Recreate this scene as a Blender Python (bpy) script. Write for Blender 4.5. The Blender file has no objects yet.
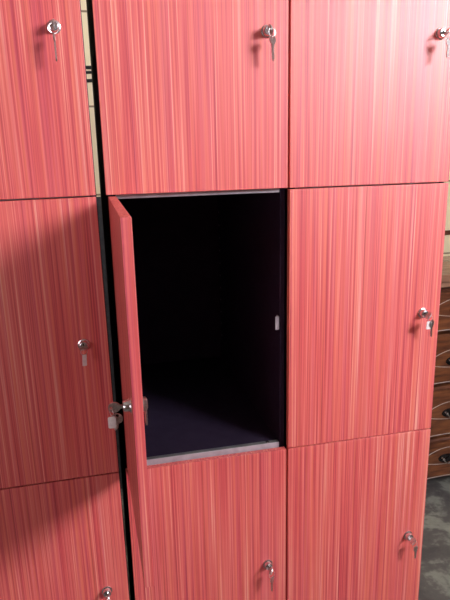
import bpy, bmesh, math, random
from mathutils import Vector, Matrix, Euler
random.seed(4)
SC = bpy.context.scene
COL = SC.collection
R = math.radians
Z1 = 1.5000            # height of the upper door seam
DW, DH = 0.300, 0.4788
FRONT_DOOR_T = 0.0125

# ------------------------------------------------------------------ camera
cam_d = bpy.data.cameras.new('camera')
cam = bpy.data.objects.new('camera', cam_d); COL.objects.link(cam)
cam_d.sensor_fit = 'HORIZONTAL'; cam_d.sensor_width = 36.0
cam_d.lens = 590.8 / 450 * 36.0
cam_d.clip_start = 0.02
rv = Vector((0.972865, -0.230336, -0.021876)); uv = Vector((0.078971, 0.241697, 0.967133)); fv = Vector((0.217478, 0.942618, -0.253328))
M = Matrix((rv, uv, -fv)).transposed().to_4x4()
M.translation = Vector((-0.3319, -0.9467, 1.5722))
cam.matrix_world = M
SC.camera = cam

# ------------------------------------------------------------------ world, light, exposure
w = bpy.data.worlds.new('world'); SC.world = w; w.use_nodes = True
bg = w.node_tree.nodes['Background']
bg.inputs['Color'].default_value = (0.80, 0.86, 1.0, 1); bg.inputs['Strength'].default_value = 1.0

def area(name, loc, target, sx, sy, power, color, spread=180):
    d = bpy.data.lights.new(name, 'AREA'); d.shape = 'RECTANGLE'; d.size = sx; d.size_y = sy
    d.energy = power; d.color = color; d.spread = R(spread)
    o = bpy.data.objects.new(name, d); COL.objects.link(o); o.location = loc
    dirv = Vector(target) - Vector(loc)
    o.rotation_euler = dirv.to_track_quat('-Z', 'Y').to_euler()
    return o
area('window_daylight', (1.72, -2.12, 2.42), (0.45, 0.0, 2.25), 0.95, 0.80, 73, (0.97, 0.94, 1.0), 125)
area('added_side_fill', (-1.9, -2.12, 1.55), (-0.6, 0.0, 1.3), 1.1, 1.0, 15, (1.0, 0.80, 0.86))  # added fill that lifts the shaded left doors, not a known window
SC.view_settings.view_transform = 'Standard'; SC.view_settings.look = 'None'
SC.view_settings.exposure = 0.0; SC.view_settings.gamma = 1.0
SC.view_settings.use_curve_mapping = False

# ------------------------------------------------------------------ helpers
def tag(o, label=None, cat=None, group=None, kind=None):
    if label: o['label'] = label
    if cat: o['category'] = cat
    if group: o['group'] = group
    if kind: o['kind'] = kind
    return o

def empty(name, loc=(0, 0, 0), rot=(0, 0, 0)):
    o = bpy.data.objects.new(name, None); COL.objects.link(o)
    o.location = loc; o.rotation_euler = rot; o.empty_display_size = 0.05
    return o

def obj(name, bm, mats, parent=None, smooth=False):
    me = bpy.data.meshes.new(name); bmesh.ops.recalc_face_normals(bm, faces=bm.faces)
    bm.to_mesh(me); bm.free()
    if not isinstance(mats, (list, tuple)): mats = [mats]
    for m in mats: me.materials.append(m)
    if smooth:
        for p in me.polygons: p.use_smooth = True
        try: me.set_sharp_from_angle(angle=R(40))
        except Exception: pass
    o = bpy.data.objects.new(name, me); COL.objects.link(o)
    if parent: o.parent = parent
    return o

def copy_tree(o, parent=None):
    c = o.copy(); COL.objects.link(c)
    c.parent = parent
    for ch in [x for x in list(COL.objects) if x.parent == o]:
        copy_tree(ch, c)
    return c

def merge(bm, tmp, mat=0, mtx=None):
    if mtx is not None: bmesh.ops.transform(tmp, matrix=mtx, verts=tmp.verts)
    for f in tmp.faces: f.material_index = mat
    me = bpy.data.meshes.new('tmp'); tmp.to_mesh(me); tmp.free()
    bm.from_mesh(me); bpy.data.meshes.remove(me)

def box(bm, a, b, bev=0.0, mat=0, mtx=None, seg=1):
    t = bmesh.new(); bmesh.ops.create_cube(t, size=1.0)
    c = [(a[i] + b[i]) / 2 for i in range(3)]; s = [abs(b[i] - a[i]) for i in range(3)]
    for v in t.verts: v.co = Vector((v.co.x * s[0] + c[0], v.co.y * s[1] + c[1], v.co.z * s[2] + c[2]))
    if bev > 0: bmesh.ops.bevel(t, geom=list(t.edges), offset=bev, segments=seg, affect='EDGES', profile=0.5)
    merge(bm, t, mat, mtx)

def lathe(bm, prof, seg=28, mat=0, mtx=None):
    """profile of (radius, height) spun about the -Y axis (height runs towards -Y)."""
    t = bmesh.new(); rings = []
    for r, h in prof:
        rings.append([t.verts.new((r * math.cos(2 * math.pi * k / seg), -h, r * math.sin(2 * math.pi * k / seg))) for k in range(seg)] if r > 1e-6 else [t.verts.new((0, -h, 0))])
    for i in range(len(rings) - 1):
        A, B = rings[i], rings[i + 1]
        for k in range(seg):
            j = (k + 1) % seg
            if len(A) == 1 and len(B) > 1: t.faces.new((A[0], B[k], B[j]))
            elif len(B) == 1 and len(A) > 1: t.faces.new((A[k], A[j], B[0]))
            elif len(A) > 1: t.faces.new((A[k], A[j], B[j], B[k]))
    merge(bm, t, mat, mtx)

def tube(bm, pts, rad, seg=8, mat=0, mtx=None, closed=False):
    t = bmesh.new(); P = [Vector(p) for p in pts]; n = len(P); rings = []
    prev = None
    for i, p in enumerate(P):
        if closed: d = (P[(i + 1) % n] - P[i - 1]).normalized()
        else: d = (P[min(i + 1, n - 1)] - P[max(i - 1, 0)]).normalized()
        if prev is None:
            a = d.orthogonal().normalized()
        else:
            a = (prev - d * prev.dot(d)).normalized()
        prev = a; b = d.cross(a)
        r = rad[i] if isinstance(rad, (list, tuple)) else rad
        rings.append([t.verts.new(p + (a * math.cos(2 * math.pi * k / seg) + b * math.sin(2 * math.pi * k / seg)) * r) for k in range(seg)])
    m = n if closed else n - 1
    for i in range(m):
        A, B = rings[i], rings[(i + 1) % n]
        for k in range(seg):
            j = (k + 1) % seg; t.faces.new((A[k], A[j], B[j], B[k]))
    if not closed:
        t.faces.new(rings[0]); t.faces.new(rings[-1][::-1])
    merge(bm, t, mat, mtx)

def plate(bm, outline, thick, hole=None, mat=0, mtx=None):
    """extruded outline in the XZ plane, thickness along Y; optional round hole (cx, cz, r)."""
    t = bmesh.new()
    if hole:
        n = len(outline); cx, cz, r = hole
        for (y, fl) in ((-thick / 2, 0), (thick / 2, 1)):
            pass
        of = [t.verts.new((x, -thick / 2, z)) for x, z in outline]; ob = [t.verts.new((x, thick / 2, z)) for x, z in outline]
        inn = []
        for x, z in outline:
            a = math.atan2(z - cz, x - cx); inn.append((cx + r * math.cos(a), cz + r * math.sin(a)))
        jf = [t.verts.new((x, -thick / 2, z)) for x, z in inn]; jb = [t.verts.new((x, thick / 2, z)) for x, z in inn]
        for k in range(n):
            j = (k + 1) % n
            t.faces.new((of[k], of[j], jf[j], jf[k])); t.faces.new((ob[j], ob[k], jb[k], jb[j]))
            t.faces.new((of[j], of[k], ob[k], ob[j])); t.faces.new((jf[k], jf[j], jb[j], jb[k]))
    else:
        of = [t.verts.new((x, -thick / 2, z)) for x, z in outline]; ob = [t.verts.new((x, thick / 2, z)) for x, z in outline]
        t.faces.new(of); t.faces.new(ob[::-1]); n = len(outline)
        for k in range(n):
            j = (k + 1) % n; t.faces.new((of[j], of[k], ob[k], ob[j]))
    merge(bm, t, mat, mtx)

# ------------------------------------------------------------------ materials
def new_mat(name, col=(0.5, 0.5, 0.5), rough=0.5, metal=0.0, spec=0.5):
    m = bpy.data.materials.new(name); m.use_nodes = True
    b = m.node_tree.nodes['Principled BSDF']
    b.inputs['Base Color'].default_value = (*col, 1); b.inputs['Roughness'].default_value = rough
    b.inputs['Metallic'].default_value = metal; b.inputs['Specular IOR Level'].default_value = spec
    return m, m.node_tree, b

def nd(nt, typ, **kw):
    n = nt.nodes.new(typ)
    for k, v in kw.items(): setattr(n, k, v)
    return n

def ramp(nt, stops, interp='LINEAR'):
    r = nd(nt, 'ShaderNodeValToRGB'); cr = r.color_ramp; cr.interpolation = interp
    while len(cr.elements) < len(stops): cr.elements.new(0.5)
    for e, (p, c) in zip(cr.elements, stops):
        e.position = p; e.color = (*c, 1)
    return r

def math_n(nt, op, a=None, b=None):
    n = nd(nt, 'ShaderNodeMath', operation=op)
    for i, v in enumerate((a, b)):
        if v is None: continue
        if isinstance(v, (int, float)): n.inputs[i].default_value = v
        else: nt.links.new(v, n.inputs[i])
    return n.outputs[0]

def laminate():
    m, nt, b = new_mat('red_streaked_laminate', rough=0.36, spec=0.9)
    L = nt.links.new
    tc = nd(nt, 'ShaderNodeTexCoord'); oi = nd(nt, 'ShaderNodeObjectInfo')
    off = math_n(nt, 'MULTIPLY', oi.outputs['Random'], 37.0)
    cmb = nd(nt, 'ShaderNodeCombineXYZ'); L(off, cmb.inputs[0]); L(off, cmb.inputs[2])
    add = nd(nt, 'ShaderNodeVectorMath', operation='ADD'); L(tc.outputs['Object'], add.inputs[0]); L(cmb.outputs[0], add.inputs[1])
    def streak(sx, sz, det):
        mp = nd(nt, 'ShaderNodeMapping'); mp.inputs['Scale'].default_value = (sx, sx, sz); L(add.outputs[0], mp.inputs['Vector'])
        n = nd(nt, 'ShaderNodeTexNoise'); n.inputs['Scale'].default_value = 1.0; n.inputs['Detail'].default_value = det; n.inputs['Roughness'].default_value = 0.6
        L(mp.outputs[0], n.inputs['Vector']); return n.outputs['Fac']
    broad = streak(75, 0.7, 2); mid = streak(210, 1.4, 2); fine = streak(560, 2.5, 1); hue = streak(150, 0.9, 1)
    a = math_n(nt, 'MULTIPLY', broad, 0.20); c = math_n(nt, 'MULTIPLY', mid, 0.46); d = math_n(nt, 'MULTIPLY', fine, 0.34)
    s = math_n(nt, 'ADD', math_n(nt, 'ADD', a, c), d)
    r1 = ramp(nt, [(0.38, (0.44, 0.034, 0.052)), (0.45, (0.61, 0.070, 0.080)), (0.51, (0.72, 0.122, 0.108)), (0.57, (0.78, 0.21, 0.168)), (0.63, (0.86, 0.42, 0.32))])
    L(s, r1.inputs[0])
    r2 = ramp(nt, [(0.50, (0, 0, 0)), (0.66, (1, 1, 1))]); L(hue, r2.inputs[0])
    mx = nd(nt, 'ShaderNodeMix', data_type='RGBA', blend_type='MIX')
    L(math_n(nt, 'MULTIPLY', r2.outputs[0], 0.65), mx.inputs['Factor'])
    L(r1.outputs[0], mx.inputs['A']); mx.inputs['B'].default_value = (0.78, 0.19, 0.11, 1)
    rose = streak(130, 0.6, 1)
    r3 = ramp(nt, [(0.52, (0, 0, 0)), (0.64, (1, 1, 1))])
    L(rose, r3.inputs[0])
    mx2 = nd(nt, 'ShaderNodeMix', data_type='RGBA', blend_type='MIX'); L(math_n(nt, 'MULTIPLY', r3.outputs[0], 0.22), mx2.inputs['Factor'])
    L(mx.outputs['Result'], mx2.inputs['A']); mx2.inputs['B'].default_value = (0.60, 0.10, 0.17, 1)
    L(mx2.outputs['Result'], b.inputs['Base Color'])
    ro = math_n(nt, 'ADD', math_n(nt, 'MULTIPLY', mid, 0.10), 0.43); L(ro, b.inputs['Roughness'])
    bp = nd(nt, 'ShaderNodeBump'); bp.inputs['Strength'].default_value = 0.05; bp.inputs['Distance'].default_value = 0.001
    L(fine, bp.inputs['Height']); L(bp.outputs[0], b.inputs['Normal'])
    return m
LAM = laminate()

def noisy(name, c1, c2, scale, rough, metal=0.0, bump=0.0, spec=0.5, vscale=(1, 1, 1), det=6, lo=0.35, hi=0.65):
    m, nt, b = new_mat(name, c1, rough, metal, spec); L = nt.links.new
    tc = nd(nt, 'ShaderNodeTexCoord'); mp = nd(nt, 'ShaderNodeMapping'); mp.inputs['Scale'].default_value = vscale
    L(tc.outputs['Object'], mp.inputs['Vector'])
    n = nd(nt, 'ShaderNodeTexNoise'); n.inputs['Scale'].default_value = scale; n.inputs['Detail'].default_value = det
    L(mp.outputs[0], n.inputs['Vector'])
    r = ramp(nt, [(lo, c1), (hi, c2)]); L(n.outputs['Fac'], r.inputs[0]); L(r.outputs[0], b.inputs['Base Color'])
    if bump:
        bp = nd(nt, 'ShaderNodeBump'); bp.inputs['Strength'].default_value = bump; bp.inputs['Distance'].default_value = 0.002
        L(n.outputs['Fac'], bp.inputs['Height']); L(bp.outputs[0], b.inputs['Normal'])
    return m
NAVY = noisy('dark_navy_melamine', (0.019, 0.013, 0.029), (0.024, 0.017, 0.035), 40, 0.65, 0, 0, 0.12)
HOLE = noisy('shelf_pin_socket', (0.30, 0.28, 0.32), (0.36, 0.34, 0.38), 60, 0.5)
TRIM = noisy('grey_metal_strip', (0.42, 0.40, 0.44), (0.52, 0.50, 0.54), 60, 0.42, 0.35)
LIP = noisy('dull_strip_lip', (0.12, 0.13, 0.13), (0.18, 0.19, 0.18), 60, 0.45, 0.3)
CHROME = noisy('worn_chrome', (0.62, 0.62, 0.64), (0.80, 0.80, 0.80), 300, 0.22, 1.0)
STEEL = noisy('nickel_key_metal', (0.50, 0.47, 0.46), (0.72, 0.68, 0.66), 400, 0.3, 1.0)
DARKM = noisy('dark_key_slot', (0.02, 0.02, 0.02), (0.05, 0.05, 0.05), 200, 0.4)
TAGM = noisy('white_plastic_tag', (0.72, 0.68, 0.66), (0.85, 0.82, 0.80), 200, 0.4)
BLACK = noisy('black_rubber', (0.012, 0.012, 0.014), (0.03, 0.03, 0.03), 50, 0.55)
BROWN = noisy('brown_dresser_wood', (0.085, 0.024, 0.012), (0.24, 0.085, 0.030), 9, 0.32, 0, 0.08, 0.5, (1, 1, 7), 8)
BROWN_D = noisy('dark_dresser_wood', (0.060, 0.018, 0.010), (0.14, 0.045, 0.020), 9, 0.32, 0, 0.08, 0.5, (1, 1, 7), 8)
BROWN_T = noisy('worn_dresser_top', (0.26, 0.13, 0.08), (0.40, 0.22, 0.14), 12, 0.18, 0, 0.05, 0.5, (1, 5, 1), 6)
INLAY = noisy('pale_carved_line', (0.42, 0.34, 0.30), (0.60, 0.52, 0.47), 60, 0.35)
PULL = noisy('dark_metal_pull', (0.03, 0.025, 0.03), (0.09, 0.08, 0.08), 80, 0.25, 0.9)
CEIL = noisy('white_ceiling_paint', (0.72, 0.70, 0.67), (0.78, 0.76, 0.73), 5, 0.9)
PINKW = noisy('pale_wall_paint', (0.34, 0.27, 0.25), (0.40, 0.32, 0.30), 3, 0.85)
FRAME = noisy('white_window_frame', (0.75, 0.75, 0.75), (0.85, 0.85, 0.85), 20, 0.5)

def cream_boards():
    m, nt, b = new_mat('cream_painted_boards', rough=0.6); L = nt.links.new
    tc = nd(nt, 'ShaderNodeTexCoord'); sp = nd(nt, 'ShaderNodeSeparateXYZ'); L(tc.outputs['Object'], sp.inputs[0])
    z = math_n(nt, 'ADD', sp.outputs['Z'], -0.29 + 3.5)
    fr = math_n(nt, 'FRACT', math_n(nt, 'DIVIDE', z, 0.353))
    line = math_n(nt, 'LESS_THAN', fr, 0.022)
    n = nd(nt, 'ShaderNodeTexNoise'); n.inputs['Scale'].default_value = 2.5; n.inputs['Detail'].default_value = 5; L(tc.outputs['Object'], n.inputs['Vector'])
    r = ramp(nt, [(0.3, (0.86, 0.73, 0.43)), (0.7, (0.92, 0.81, 0.53))]); L(n.outputs['Fac'], r.inputs[0])
    mx = nd(nt, 'ShaderNodeMix', data_type='RGBA'); L(line, mx.inputs['Factor']); L(r.outputs[0], mx.inputs['A']); mx.inputs['B'].default_value = (0.30, 0.22, 0.13, 1)
    L(mx.outputs['Result'], b.inputs['Base Color']); return m
CREAM = cream_boards()

def concrete():
    m, nt, b = new_mat('stained_concrete', rough=0.55); L = nt.links.new
    tc = nd(nt, 'ShaderNodeTexCoord')
    n1 = nd(nt, 'ShaderNodeTexNoise'); n1.inputs['Scale'].default_value = 5.5; n1.inputs['Detail'].default_value = 9; n1.inputs['Roughness'].default_value = 0.62; n1.inputs['Distortion'].default_value = 0.6
    n2 = nd(nt, 'ShaderNodeTexNoise'); n2.inputs['Scale'].default_value = 40; n2.inputs['Detail'].default_value = 6
    L(tc.outputs['Object'], n1.inputs['Vector']); L(tc.outputs['Object'], n2.inputs['Vector'])
    s = math_n(nt, 'ADD', math_n(nt, 'MULTIPLY', n1.outputs['Fac'], 0.8), math_n(nt, 'MULTIPLY', n2.outputs['Fac'], 0.2))
    r = ramp(nt, [(0.40, (0.125, 0.115, 0.112)), (0.50, (0.175, 0.168, 0.155)), (0.56, (0.33, 0.34, 0.29)), (0.68, (0.44, 0.45, 0.38))]); L(s, r.inputs[0])
    L(r.outputs[0], b.inputs['Base Color'])
    bp = nd(nt, 'ShaderNodeBump'); bp.inputs['Strength'].default_value = 0.2; bp.inputs['Distance'].default_value = 0.003; L(s, bp.inputs['Height']); L(bp.outputs[0], b.inputs['Normal'])
    return m
CONC = concrete()
GLASS = bpy.data.materials.new('window_glass'); GLASS.use_nodes = True
_b = GLASS.node_tree.nodes['Principled BSDF']; _b.inputs['Transmission Weight'].default_value = 1.0; _b.inputs['Roughness'].default_value = 0.0; _b.inputs['IOR'].default_value = 1.1
GLOW = bpy.data.materials.new('lamp_diffuser'); GLOW.use_nodes = True
_b = GLOW.node_tree.nodes['Principled BSDF']; _b.inputs['Emission Color'].default_value = (1, 0.93, 0.8, 1); _b.inputs['Emission Strength'].default_value = 3.0

# ------------------------------------------------------------------ room
XL, XR, YF, YB, HT = -3.2, 3.2, -2.2, 1.62, 3.0
def struct(name, bm, m):
    o = obj(name, bm, m); o['kind'] = 'structure'; return o
bm = bmesh.new(); box(bm, (XL - .1, YF - .1, -0.1), (XR + .1, YB + .1, 0)); struct('floor', bm, CONC)
bm = bmesh.new(); box(bm, (XL - .1, YF - .1, HT), (XR + .1, YB + .1, HT + .1)); struct('ceiling', bm, CEIL)
bm = bmesh.new(); box(bm, (XL, YB, 0), (XR, YB + .1, HT)); struct('wall_back', bm, CREAM)
bm = bmesh.new(); box(bm, (XL - .1, YF - .1, 0), (XL, YB + .1, HT)); struct('wall_left', bm, PINKW)
bm = bmesh.new(); box(bm, (XR, YF - .1, 0), (XR + .1, YB + .1, HT)); struct('wall_right', bm, PINKW)
wins = [(1.22, 2.22, 2.0, 2.85), (-2.45, -1.35, 0.95, 2.1)]  # second opening is invented to go with the added fill light
bm = bmesh.new()
y0, y1 = YF - .1, YF
box(bm, (XL, y0, 0), (-2.45, y1, HT)); box(bm, (-1.35, y0, 0), (1.22, y1, HT)); box(bm, (2.22, y0, 0), (XR, y1, HT))
for (a, b_, c, d) in wins:
    box(bm, (a, y0, 0), (b_, y1, c)); box(bm, (a, y0, d), (b_, y1, HT))
struct('wall_front', bm, PINKW)
for i, (a, b_, c, d) in enumerate(wins):
    bm = bmesh.new(); t = 0.04
    for (p, q) in (((a, y0 + .02, c), (a + t, y1 - .02, d)), ((b_ - t, y0 + .02, c), (b_, y1 - .02, d)),
                   ((a + t, y0 + .02, c), (b_ - t, y1 - .02, c + t)), ((a + t, y0 + .02, d - t), (b_ - t, y1 - .02, d)),
                   (((a + b_) / 2 - .015, y0 + .03, c + t), ((a + b_) / 2 + .015, y1 - .03, d - t))):
        box(bm, p, q, 0.003)
    wo = struct('window_%d' % (i + 1), bm, FRAME)
    bm = bmesh.new(); box(bm, (a + t, y0 + .046, c + t), (b_ - t, y0 + .052, d - t)); obj('pane', bm, GLASS, wo)
# dark rail along the back wall
bm = bmesh.new(); box(bm, (0.14, YB - .016, 1.124), (XR - .01, YB, 1.145), 0.003); struct('trim_1', bm, BROWN_D)

# ------------------------------------------------------------------ locker towers
PT = 0.012            # shelf thickness
SP = 0.0095           # side panel thickness
CY = 0.0165           # carcass front, behind the doors
DEP = 0.50
SI = 0.006             # the doors overhang the left side panel by this much
BASE = Z1 - 3 * DH
GAP = 0.0013
Wt = DW - 0.0006
TOP = BASE + 4 * DH

def lock_bm():
    bm = bmesh.new()
    lathe(bm, [(0.0, -0.001), (0.0098, -0.001), (0.0100, 0.0005), (0.0094, 0.0016), (0.0078, 0.0022), (0.0076, 0.0080), (0.0068, 0.0096), (0.0054, 0.0100), (0.0050, 0.0094), (0.0, 0.0094)])
    box(bm, (-0.0008, -0.0102, -0.0038), (0.0008, -0.0092, 0.0038), 0, 1)
    return bm
def door_tree(parent, zrow, seed):
    dw, dh = Wt - 2 * GAP, DH - 2 * GAP
    bm = bmesh.new(); box(bm, (0, 0, 0), (dw, FRONT_DOOR_T, dh), 0.0007, 0, None, 2)
    door = obj('door', bm, LAM, parent); door.location = (GAP, 0, zrow + GAP)
    lx, lz = Wt - 0.0368 - GAP, DH - 0.2379 - GAP
    lk = obj('lock_cylinder', lock_bm(), [CHROME, DARKM], door, True); lk.location = (lx, 0, lz)
    bm = bmesh.new()
    lathe(bm, [(0.0, -0.0120), (0.0095, -0.0120), (0.0095, -0.0155), (0.0078, -0.0165), (0.0078, -0.0195), (0.005, -0.0208), (0, -0.0208)])
    plate(bm, [(-0.007, 0.007), (-0.0085, 0.0), (-0.0075, -0.022), (-0.0070, -0.026), (0.0070, -0.026), (0.0075, -0.022), (0.0085, 0.0), (0.007, 0.007)], 0.0022, None, 0, Matrix.Translation((0, 0.0178, 0)))
    cm = obj('lock_cam', bm, STEEL, door, True); cm.location = (lx, 0, lz)
    return door, lx, lz
def hinge_bm():
    bm = bmesh.new()     # concealed hinge: mounting plate with arm on the side panel
    box(bm, (SI + SP, CY + 0.030, -0.022), (SI + SP + 0.0025, CY + 0.052, 0.022), 0.001)
    box(bm, (SI + SP + 0.0025, CY + 0.018, -0.0055), (SI + SP + 0.012, CY + 0.062, 0.0055), 0.002)
    return bm

def make_tower():
    root = empty('locker_tower')
    dividers = [BASE + k * DH for k in range(1, 4)]
    for s in (0, 1):
        bm = bmesh.new(); x0 = SI if s == 0 else Wt - SP
        box(bm, (x0, CY, BASE + .0005), (x0 + SP, CY + DEP, TOP - .0005), 0.0006)
        xi = SI + SP if s == 0 else Wt - SP
        for row in range(4):
            for yy in (0.476,):
                k = 0
                zz = BASE + row * DH + 0.07
                while zz < BASE + (row + 1) * DH - 0.06:
                    lathe(bm, [(0.0, 0.0), (0.0026, 0.0), (0.0022, 0.0007), (0.0016, 0.0004), (0.0, 0.0002)], 10, 1,
                          Matrix.Translation((xi, CY + yy, zz)) @ Matrix.Rotation(R(90 if s == 0 else -90), 4, 'Z'))
                    zz += 0.032
        obj('side_panel', bm, [NAVY, HOLE], root)
    for nm, z0 in (('bottom_panel', BASE + .001), ('top_panel', TOP - PT - .001)):
        bm = bmesh.new(); box(bm, (SI + SP, CY + .0005, z0), (Wt - SP, CY + DEP - .01, z0 + PT), 0.0006); obj(nm, bm, NAVY, root)
    for zd in dividers:
        bm = bmesh.new(); box(bm, (SI + SP, CY + .0015, zd - PT / 2), (Wt - SP, CY + DEP - .01, zd + PT / 2), 0.0005)
        dv = obj('divider', bm, NAVY, root)
        bm = bmesh.new()   # channel strip: face + small lip folded over the top, screw heads at both ends
        box(bm, (SI + SP + .001, CY - .0005, zd - PT / 2 - .0006), (Wt - SP - .001, CY + .0014, zd + PT / 2 + .0010), 0.0004)
        box(bm, (SI + SP + .001, CY + .0010, zd + PT / 2 + .0001), (Wt - SP - .001, CY + .010, zd + PT / 2 + .0013), 0.0003, 2)
        for xs in (SI + SP + .012, Wt - SP - .022):
            lathe(bm, [(0.0034, -0.0002), (0.0034, 0.0006), (0.0022, 0.0014), (0, 0.0016)], 14, 1, Matrix.Translation((xs, CY + .0055, zd + PT / 2 + .0012)) @ Matrix.Rotation(R(-90), 4, 'X'))
        obj('metal_strip', bm, [TRIM, CHROME, LIP], dv)
    bm = bmesh.new(); box(bm, (SI + SP, CY + DEP - .009, BASE + .001), (Wt - SP, CY + DEP - .001, TOP - .001)); obj('back_panel', bm, NAVY, root)
    bm = bmesh.new()
    box(bm, (0.010, CY + .03, 0.0005), (Wt - .004, CY + .046, BASE)); box(bm, (0.010, CY + DEP - .03, 0.0005), (Wt - .004, CY + DEP - .014, BASE))
    box(bm, (0.010, CY + .046, 0.0005), (0.026, CY + DEP - .03, BASE)); box(bm, (Wt - .02, CY + .046, 0.0005), (Wt - .004, CY + DEP - .03, BASE))
    obj('plinth', bm, NAVY, root)
    doors = []
    for row in range(4):
        z = BASE + row * DH
        doors.append(door_tree(root, z, row)[0])
        bm = bmesh.new()    # strike plate on the inner face of the right side panel
        zc = z + DH - 0.2379
        box(bm, (Wt - SP - .0022, CY + .0015, zc - .0125), (Wt - SP, CY + .0125, zc + .0125), 0.0006)
        box(bm, (Wt - SP - .0075, CY + .0015, zc - .0125), (Wt - SP - .0015, CY + .0030, zc + .0125), 0.0005)
        obj('strike_plate', bm, TRIM, root)
        for hz in (0.09, DH - 0.09):
            h = obj('hinge', hinge_bm(), STEEL, root); h.location = (0, 0, z + hz)
    return root, doors

def kids(o): return sorted([x for x in COL.objects if x.parent == o and x.name.split('.')[0] == 'door'], key=lambda q: q.location.z)
t_mid, d_mid = make_tower()
t_right = copy_tree(t_mid); t_left = copy_tree(t_mid)
t_mid.location = (-DW - 0.0003, 0, 0); t_right.location = (0.0003, 0, 0)
LEAN = R(-0.38)
t_left.location = (-0.3035 - Wt, -0.0, -0.0016); t_left.rotation_euler = (0, LEAN, 0)
for c in [x for x in COL.objects if x.parent == t_left and x.name.startswith('plinth')]: c.location.z += 0.0018
g = 'three locker towers side by side'
tag(t_left, 'red streaked locker tower at far left, beyond the narrow wall gap, all doors shut', 'locker', g)
tag(t_mid, 'middle red streaked locker tower with one compartment standing open', 'locker', g)
tag(t_right, 'right hand red streaked locker tower beside the brown chest, all doors shut', 'locker', g)
d_left, d_right, d_mid = kids(t_left), kids(t_right), kids(t_mid)
for d in d_left:
    for c in [x for x in COL.objects if x.parent == d]: c.location.x -= 0.0035
for c in [x for x in COL.objects if x.parent == d_right[1]]: c.location.z += 0.0015
for c in [x for x in COL.objects if x.parent == d_mid[1]]: c.location.z -= 0.006; c.location.x -= 0.002
for c in [x for x in COL.objects if x.parent == d_right[3]]: c.location.z += 0.002; c.location.x -= 0.0005
od = d_mid[2]            # the open door
od.location = (0.0040, 0.0018, BASE + 2 * DH + GAP); od.rotation_euler = (0, 0, R(-90.0)); od['label'] = 'open locker door swung straight out'

# ------------------------------------------------------------------ keys
def circle(cx, cz, r, n=20, sx=1, sz=1, a0=0):
    return [(cx + sx * r * math.cos(a0 + 2 * math.pi * k / n), cz + sz * r * math.sin(a0 + 2 * math.pi * k / n)) for k in range(n)]
def hang_key(bm, L=0.026, r=0.0078, th=0.0018, mat=0):
    """key hanging from its hole at the origin: bow below, blade pointing down, in XZ plane."""
    plate(bm, circle(0, -0.0045, r, 24, 1.0, 0.92), th, (0, -0.0005, 0.0022), mat)
    zb = -0.0045 - r * 0.85
    out = [(-0.0026, zb + .001), (-0.0026, zb - L + .003), (0, zb - L), (0.0022, zb - L + .003)]
    n = 5
    for k in range(n):
        z = zb - L + 0.004 + k * (L - .007) / n
        out += [(0.0012, z), (0.0030, z + (L - .007) / n * 0.5)]
    out += [(0.0030, zb + .001)]
    plate(bm, out[::-1], th * 0.9, None, mat)

def ring_pts(c, r, n=28, ax='x'):
    P = []
    for k in range(n):
        a = 2 * math.pi * k / n
        P.append((c[0], c[1] + r * math.sin(a), c[2] + r * math.cos(a)) if ax == 'x' else (c[0] + r * math.sin(a), c[1], c[2] + r * math.cos(a)))
    return P

def key_set(world, label, bow_roll=0, ring_r=0.008, ring_tilt=0, spare=None, tagp=None, bow_mat=None, bow_r=0.0072, sdy=0, tdy=-0.002):
    root = empty('key_set'); root.matrix_world = world
    tag(root, label, 'keys', 'keys left in the locker doors')
    bm = bmesh.new()       # key in the lock; the bow sticks out along -Y
    mt = Matrix.Rotation(R(bow_roll), 4, 'Y') @ Matrix.Rotation(R(90), 4, 'Z')
    # outline plane: local x' -> Y
    plate(bm, circle(-0.0205, 0, bow_r, 24, 0.95, 1.0), 0.0018, (-0.0245, 0, 0.0022), 0, mt)
    plate(bm, [(-0.0135, -0.0028), (-0.0092, -0.0022), (-0.0092, 0.0022), (-0.0135, 0.0028)][::-1], 0.0017, None, 0, mt)
    obj('key', bm, bow_mat or STEEL, root, True)
    hc = Matrix.Rotation(R(bow_roll), 4, 'Y') @ Vector((0, -0.0245, 0))
    hc = Vector((0, -0.0245, 0))
    rt = Matrix.Translation(hc) @ Matrix.Rotation(R(ring_tilt), 4, 'Y') @ Matrix.Rotation(R(20), 4, 'Z')
    bm = bmesh.new(); tube(bm, ring_pts((0, 0, -ring_r + 0.001), ring_r, 28, 'y'), 0.00045, 6, 0, rt, True)
    obj('key_ring', bm, STEEL, root, True)
    bot = rt @ Vector((0, 0, -2 * ring_r + 0.001))
    if spare:
        L, ry, rz, r = spare
        bm = bmesh.new(); hang_key(bm, L, r)
        o = obj('spare_key', bm, STEEL, root, True); o.location = bot + Vector((0, sdy, 0)); o.rotation_euler = (0, R(ry), R(rz))
    if tagp:
        sx, sz, ry, rz, dx = tagp
        bm = bmesh.new()
        t = bmesh.new(); bmesh.ops.create_cube(t, size=1.0)
        for v in t.verts: v.co = Vector((v.co.x * sx, v.co.y * 0.0014, v.co.z * sz - sz / 2 - 0.001))
        bmesh.ops.bevel(t, geom=[e for e in t.edges if abs(e.verts[0].co.y - e.verts[1].co.y) > .001], offset=min(sx, sz) * .10, segments=3, affect='EDGES')
        merge(bm, t, 0)
        o = obj('key_tag', bm, TAGM, root, True); o.location = bot + Vector((dx, tdy, 0.0025)); o.rotation_euler = (0, R(ry), R(rz))
    return root

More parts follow.
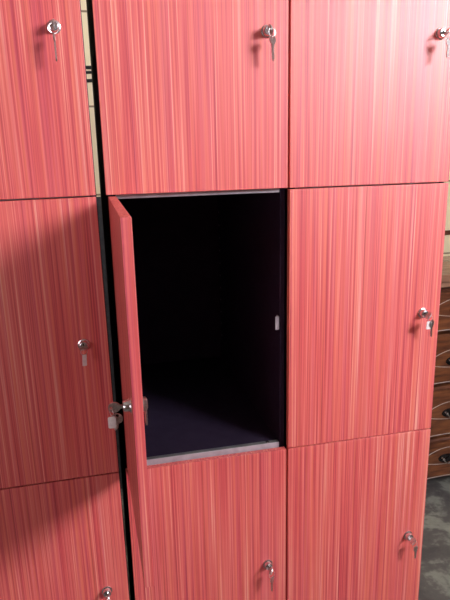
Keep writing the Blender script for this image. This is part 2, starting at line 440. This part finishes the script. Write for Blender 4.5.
bpy.context.view_layer.update()
def lock_world(tower, door):
    for c in COL.objects:
        if c.parent == door and c.name.startswith('lock_cylinder'):
            return tower.matrix_basis @ door.matrix_basis @ c.matrix_basis
LW = lock_world
key_set(LW(t_left, d_left[3]), 'bare hanging keys in the lock of the top door of the left tower', 8, 0.0068, 0, (0.026, 0, 82, 0.0068))
key_set(LW(t_mid, d_mid[3]), 'keys in the middle tower top door, thin key hanging edge on', -20, 0.0062, -8, (0.024, -3, 35, 0.0072))
key_set(LW(t_right, d_right[3]), 'keys in the right tower top door, at the right photo edge', 40, 0.0062, -10, (0.019, 4, 15, 0.0072))
key_set(LW(t_left, d_left[2]), 'keys with a small slim pale tag, in the second door down of the left tower', 90, 0.0055, 0, None, (0.0070, 0.019, 3, 15, 0))
key_set(LW(t_right, d_right[2]), 'keys with white square tag and dark key, right tower second door', 35, 0.006, -25, (0.019, -4, 30, 0.0078), (0.0100, 0.015, 4, 8, -0.006))
key_set(LW(t_mid, d_mid[1]), 'keys in the door directly below the open compartment', 20, 0.0065, -8, (0.021, 2, 45, 0.0066))
key_set(LW(t_right, d_right[1]), 'keys hanging askew from the lock of the lowest visible door of the right tower', 35, 0.0065, -24, (0.018, 0, 25, 0.0068))
key_set(LW(t_left, d_left[1]), 'keys in the left tower lowest visible door, at bottom photo edge', 30, 0.0065, 0, (0.020, 0, 50, 0.0070))
key_set(LW(t_mid, od), 'keys on the swung open door, with a square white tag', 14, 0.006, 0, (0.010, 10, 80, 0.0075), (0.0095, 0.0150, 0, 84, 0.006), None, 0.0078, 0.007, 0.0)

# ------------------------------------------------------------------ chest of drawers
DX0, DX1, DY, DD, DTOP = 0.98, 2.08, 1.15, 0.32, 1.046
def bulge(x):          # serpentine front, metres towards the room
    u = (x - DX0) / (DX1 - DX0)
    return 0.012 + 0.016 * math.sin(u * math.pi) ** 2 + 0.006 * math.cos(u * 6 * math.pi)
def curved_slab(bm, x0, x1, z0, z1, yb, extra=0.0, edge=0.006, mat=0):
    t = bmesh.new(); n = 36; F = []; B = []
    zs = [z0, z0 + edge, z1 - edge, z1]
    for i in range(n + 1):
        x = x0 + (x1 - x0) * i / n
        e = min(1.0, min(i, n - i) / 1.0)
        F.append([t.verts.new((x, DY - bulge(x) - extra + (0 if (0 < k < 3) and e > 0 else edge * .8), z)) for k, z in enumerate(zs)])
        B.append([t.verts.new((x, yb, z)) for z in (z0, z1)])
    for i in range(n):
        for k in range(3): t.faces.new((F[i][k], F[i + 1][k], F[i + 1][k + 1], F[i][k + 1]))
        t.faces.new((B[i][0], B[i][1], B[i + 1][1], B[i + 1][0]))
        t.faces.new((F[i][3], F[i + 1][3], B[i + 1][1], B[i][1])); t.faces.new((F[i][0], B[i][0], B[i + 1][0], F[i + 1][0]))
    t.faces.new((F[0][0], F[0][1], F[0][2], F[0][3], B[0][1], B[0][0])); t.faces.new((F[n][3], F[n][2], F[n][1], F[n][0], B[n][0], B[n][1]))
    merge(bm, t, mat)
ch = empty('chest_of_drawers', (0, 0, 0))
tag(ch, 'brown wooden chest of drawers with dark pulls and pale curved lines, behind right tower', 'chest of drawers')
bm = bmesh.new(); box(bm, (DX0, DY + .022, 0.097), (DX1, DY + DD, 0.990), 0.004)
box(bm, (DX0, DY - .006, 0.097), (DX0 + .028, DY + .0215, 0.990), 0.006, 0, None, 2); box(bm, (DX1 - .028, DY - .006, 0.097), (DX1, DY + .0215, 0.990), 0.006, 0, None, 2)
obj('body', bm, BROWN_D, ch)
bm = bmesh.new(); curved_slab(bm, DX0 - .02, DX1 + .02, 1.012, DTOP, DY + DD + .01, 0.022, 0.010); curved_slab(bm, DX0 - .008, DX1 + .008, 0.9905, 1.0115, DY + DD, 0.008, 0.004)
obj('top', bm, BROWN_T, ch)
seams = [0.100, 0.307, 0.554, 0.790, 0.972]
hz = [0.203, 0.423, 0.664, 0.890]
for k in range(4):
    z0, z1 = seams[k] + .006, seams[k + 1] - .006
    bm = bmesh.new(); curved_slab(bm, DX0 + .030, DX1 - .030, z0, z1, DY + .021, 0.0, 0.008)
    dr = obj('drawer', bm, BROWN, ch)
    bm = bmesh.new(); xa, xb = DX0 + .034, DX1 - .034; hh = (z1 - z0) / 2
    zc = (z0 + z1) / 2
    for cx in (DX0 + .175, DX1 - .175):
        for sgn in (1, -1):
            P = []
            for i in range(29):
                u = i / 28; x = cx - .155 + .31 * u
                z = hz[k] + sgn * .052 * math.sin(math.pi * u) ** 0.9 * (1 if sgn > 0 else .55)
                P.append((x, DY - bulge(x) - .0006, max(z0 + .018, min(z1 - .010, z))))
            tube(bm, P, 0.0016, 6)
    tube(bm, [(xa + (xb - xa) * i / 24, DY - bulge(xa + (xb - xa) * i / 24) + .0003, z0 + .009) for i in range(25)], 0.0020, 6)
    obj('pale_line', bm, INLAY, dr)
    for xh in (DX0 + .165, DX1 - .165):
        yh = DY - bulge(xh); bm = bmesh.new()
        plate(bm, circle(0, 0, 0.040, 28, 1.0, 0.50), 0.003, None, 0, Matrix.Translation((xh, yh - .0015, hz[k])))
        for sx in (-.022, .022):
            lathe(bm, [(0.006, 0), (0.006, 0.004), (0.0035, 0.007), (0.0035, 0.013), (0.006, 0.016), (0.0045, 0.019), (0, 0.020)], 14, 1, Matrix.Translation((xh + sx, yh - .002, hz[k] + .003)))
        tube(bm, [(xh - .022 + .044 * i / 16, yh - .016 - .004 * math.sin(math.pi * i / 16), hz[k] + .002 - .018 * math.sin(math.pi * i / 16)) for i in range(17)], 0.0028, 8, 1)
        obj('handle', bm, [PULL, CHROME], dr, True)
for (fx, fy) in ((DX0 + .03, DY + .03), (DX1 - .03, DY + .03), (DX0 + .03, DY + DD - .04), (DX1 - .03, DY + DD - .04)):
    bm = bmesh.new()
    lathe(bm, [(0, 0), (0.016, 0.0), (0.020, 0.012), (0.024, 0.040), (0.030, 0.060), (0.024, 0.074), (0.028, 0.080), (0.028, 0.0965), (0, 0.0965)], 20, 0, Matrix.Translation((fx, fy, 0.0003)) @ Matrix.Rotation(R(-90), 4, 'X'))
    obj('foot', bm, BROWN_D, ch, True)

# ------------------------------------------------------------------ board added behind the lockers to darken the gap
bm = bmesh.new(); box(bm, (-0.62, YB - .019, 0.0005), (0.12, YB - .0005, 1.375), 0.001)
tag(obj('gap_shade_board', bm, BLACK), 'dark board added against the cream wall, standing in for shade in the locker gap', 'board')

# ------------------------------------------------------------------ cables on the wall behind, lamp
for i, (z, r_, lab) in enumerate(((1.889, .0065, 'black cable running along the cream wall, topmost of three seen in the gap'), (1.869, .0055, 'black cable just under the topmost one, seen in the gap between lockers'), (1.832, .0065, 'lowest of three black cables on the cream wall, seen in the gap'))):
    bm = bmesh.new()
    tube(bm, [(-1.6 + 2.2 * k / 40, YB - r_ - .0004, z + 0.006 * math.sin(k * .45 + i)) for k in range(41)], r_, 8)
    o = obj('cable', bm, BLACK, None, True); tag(o, lab, 'cable', 'black cables on the back wall')
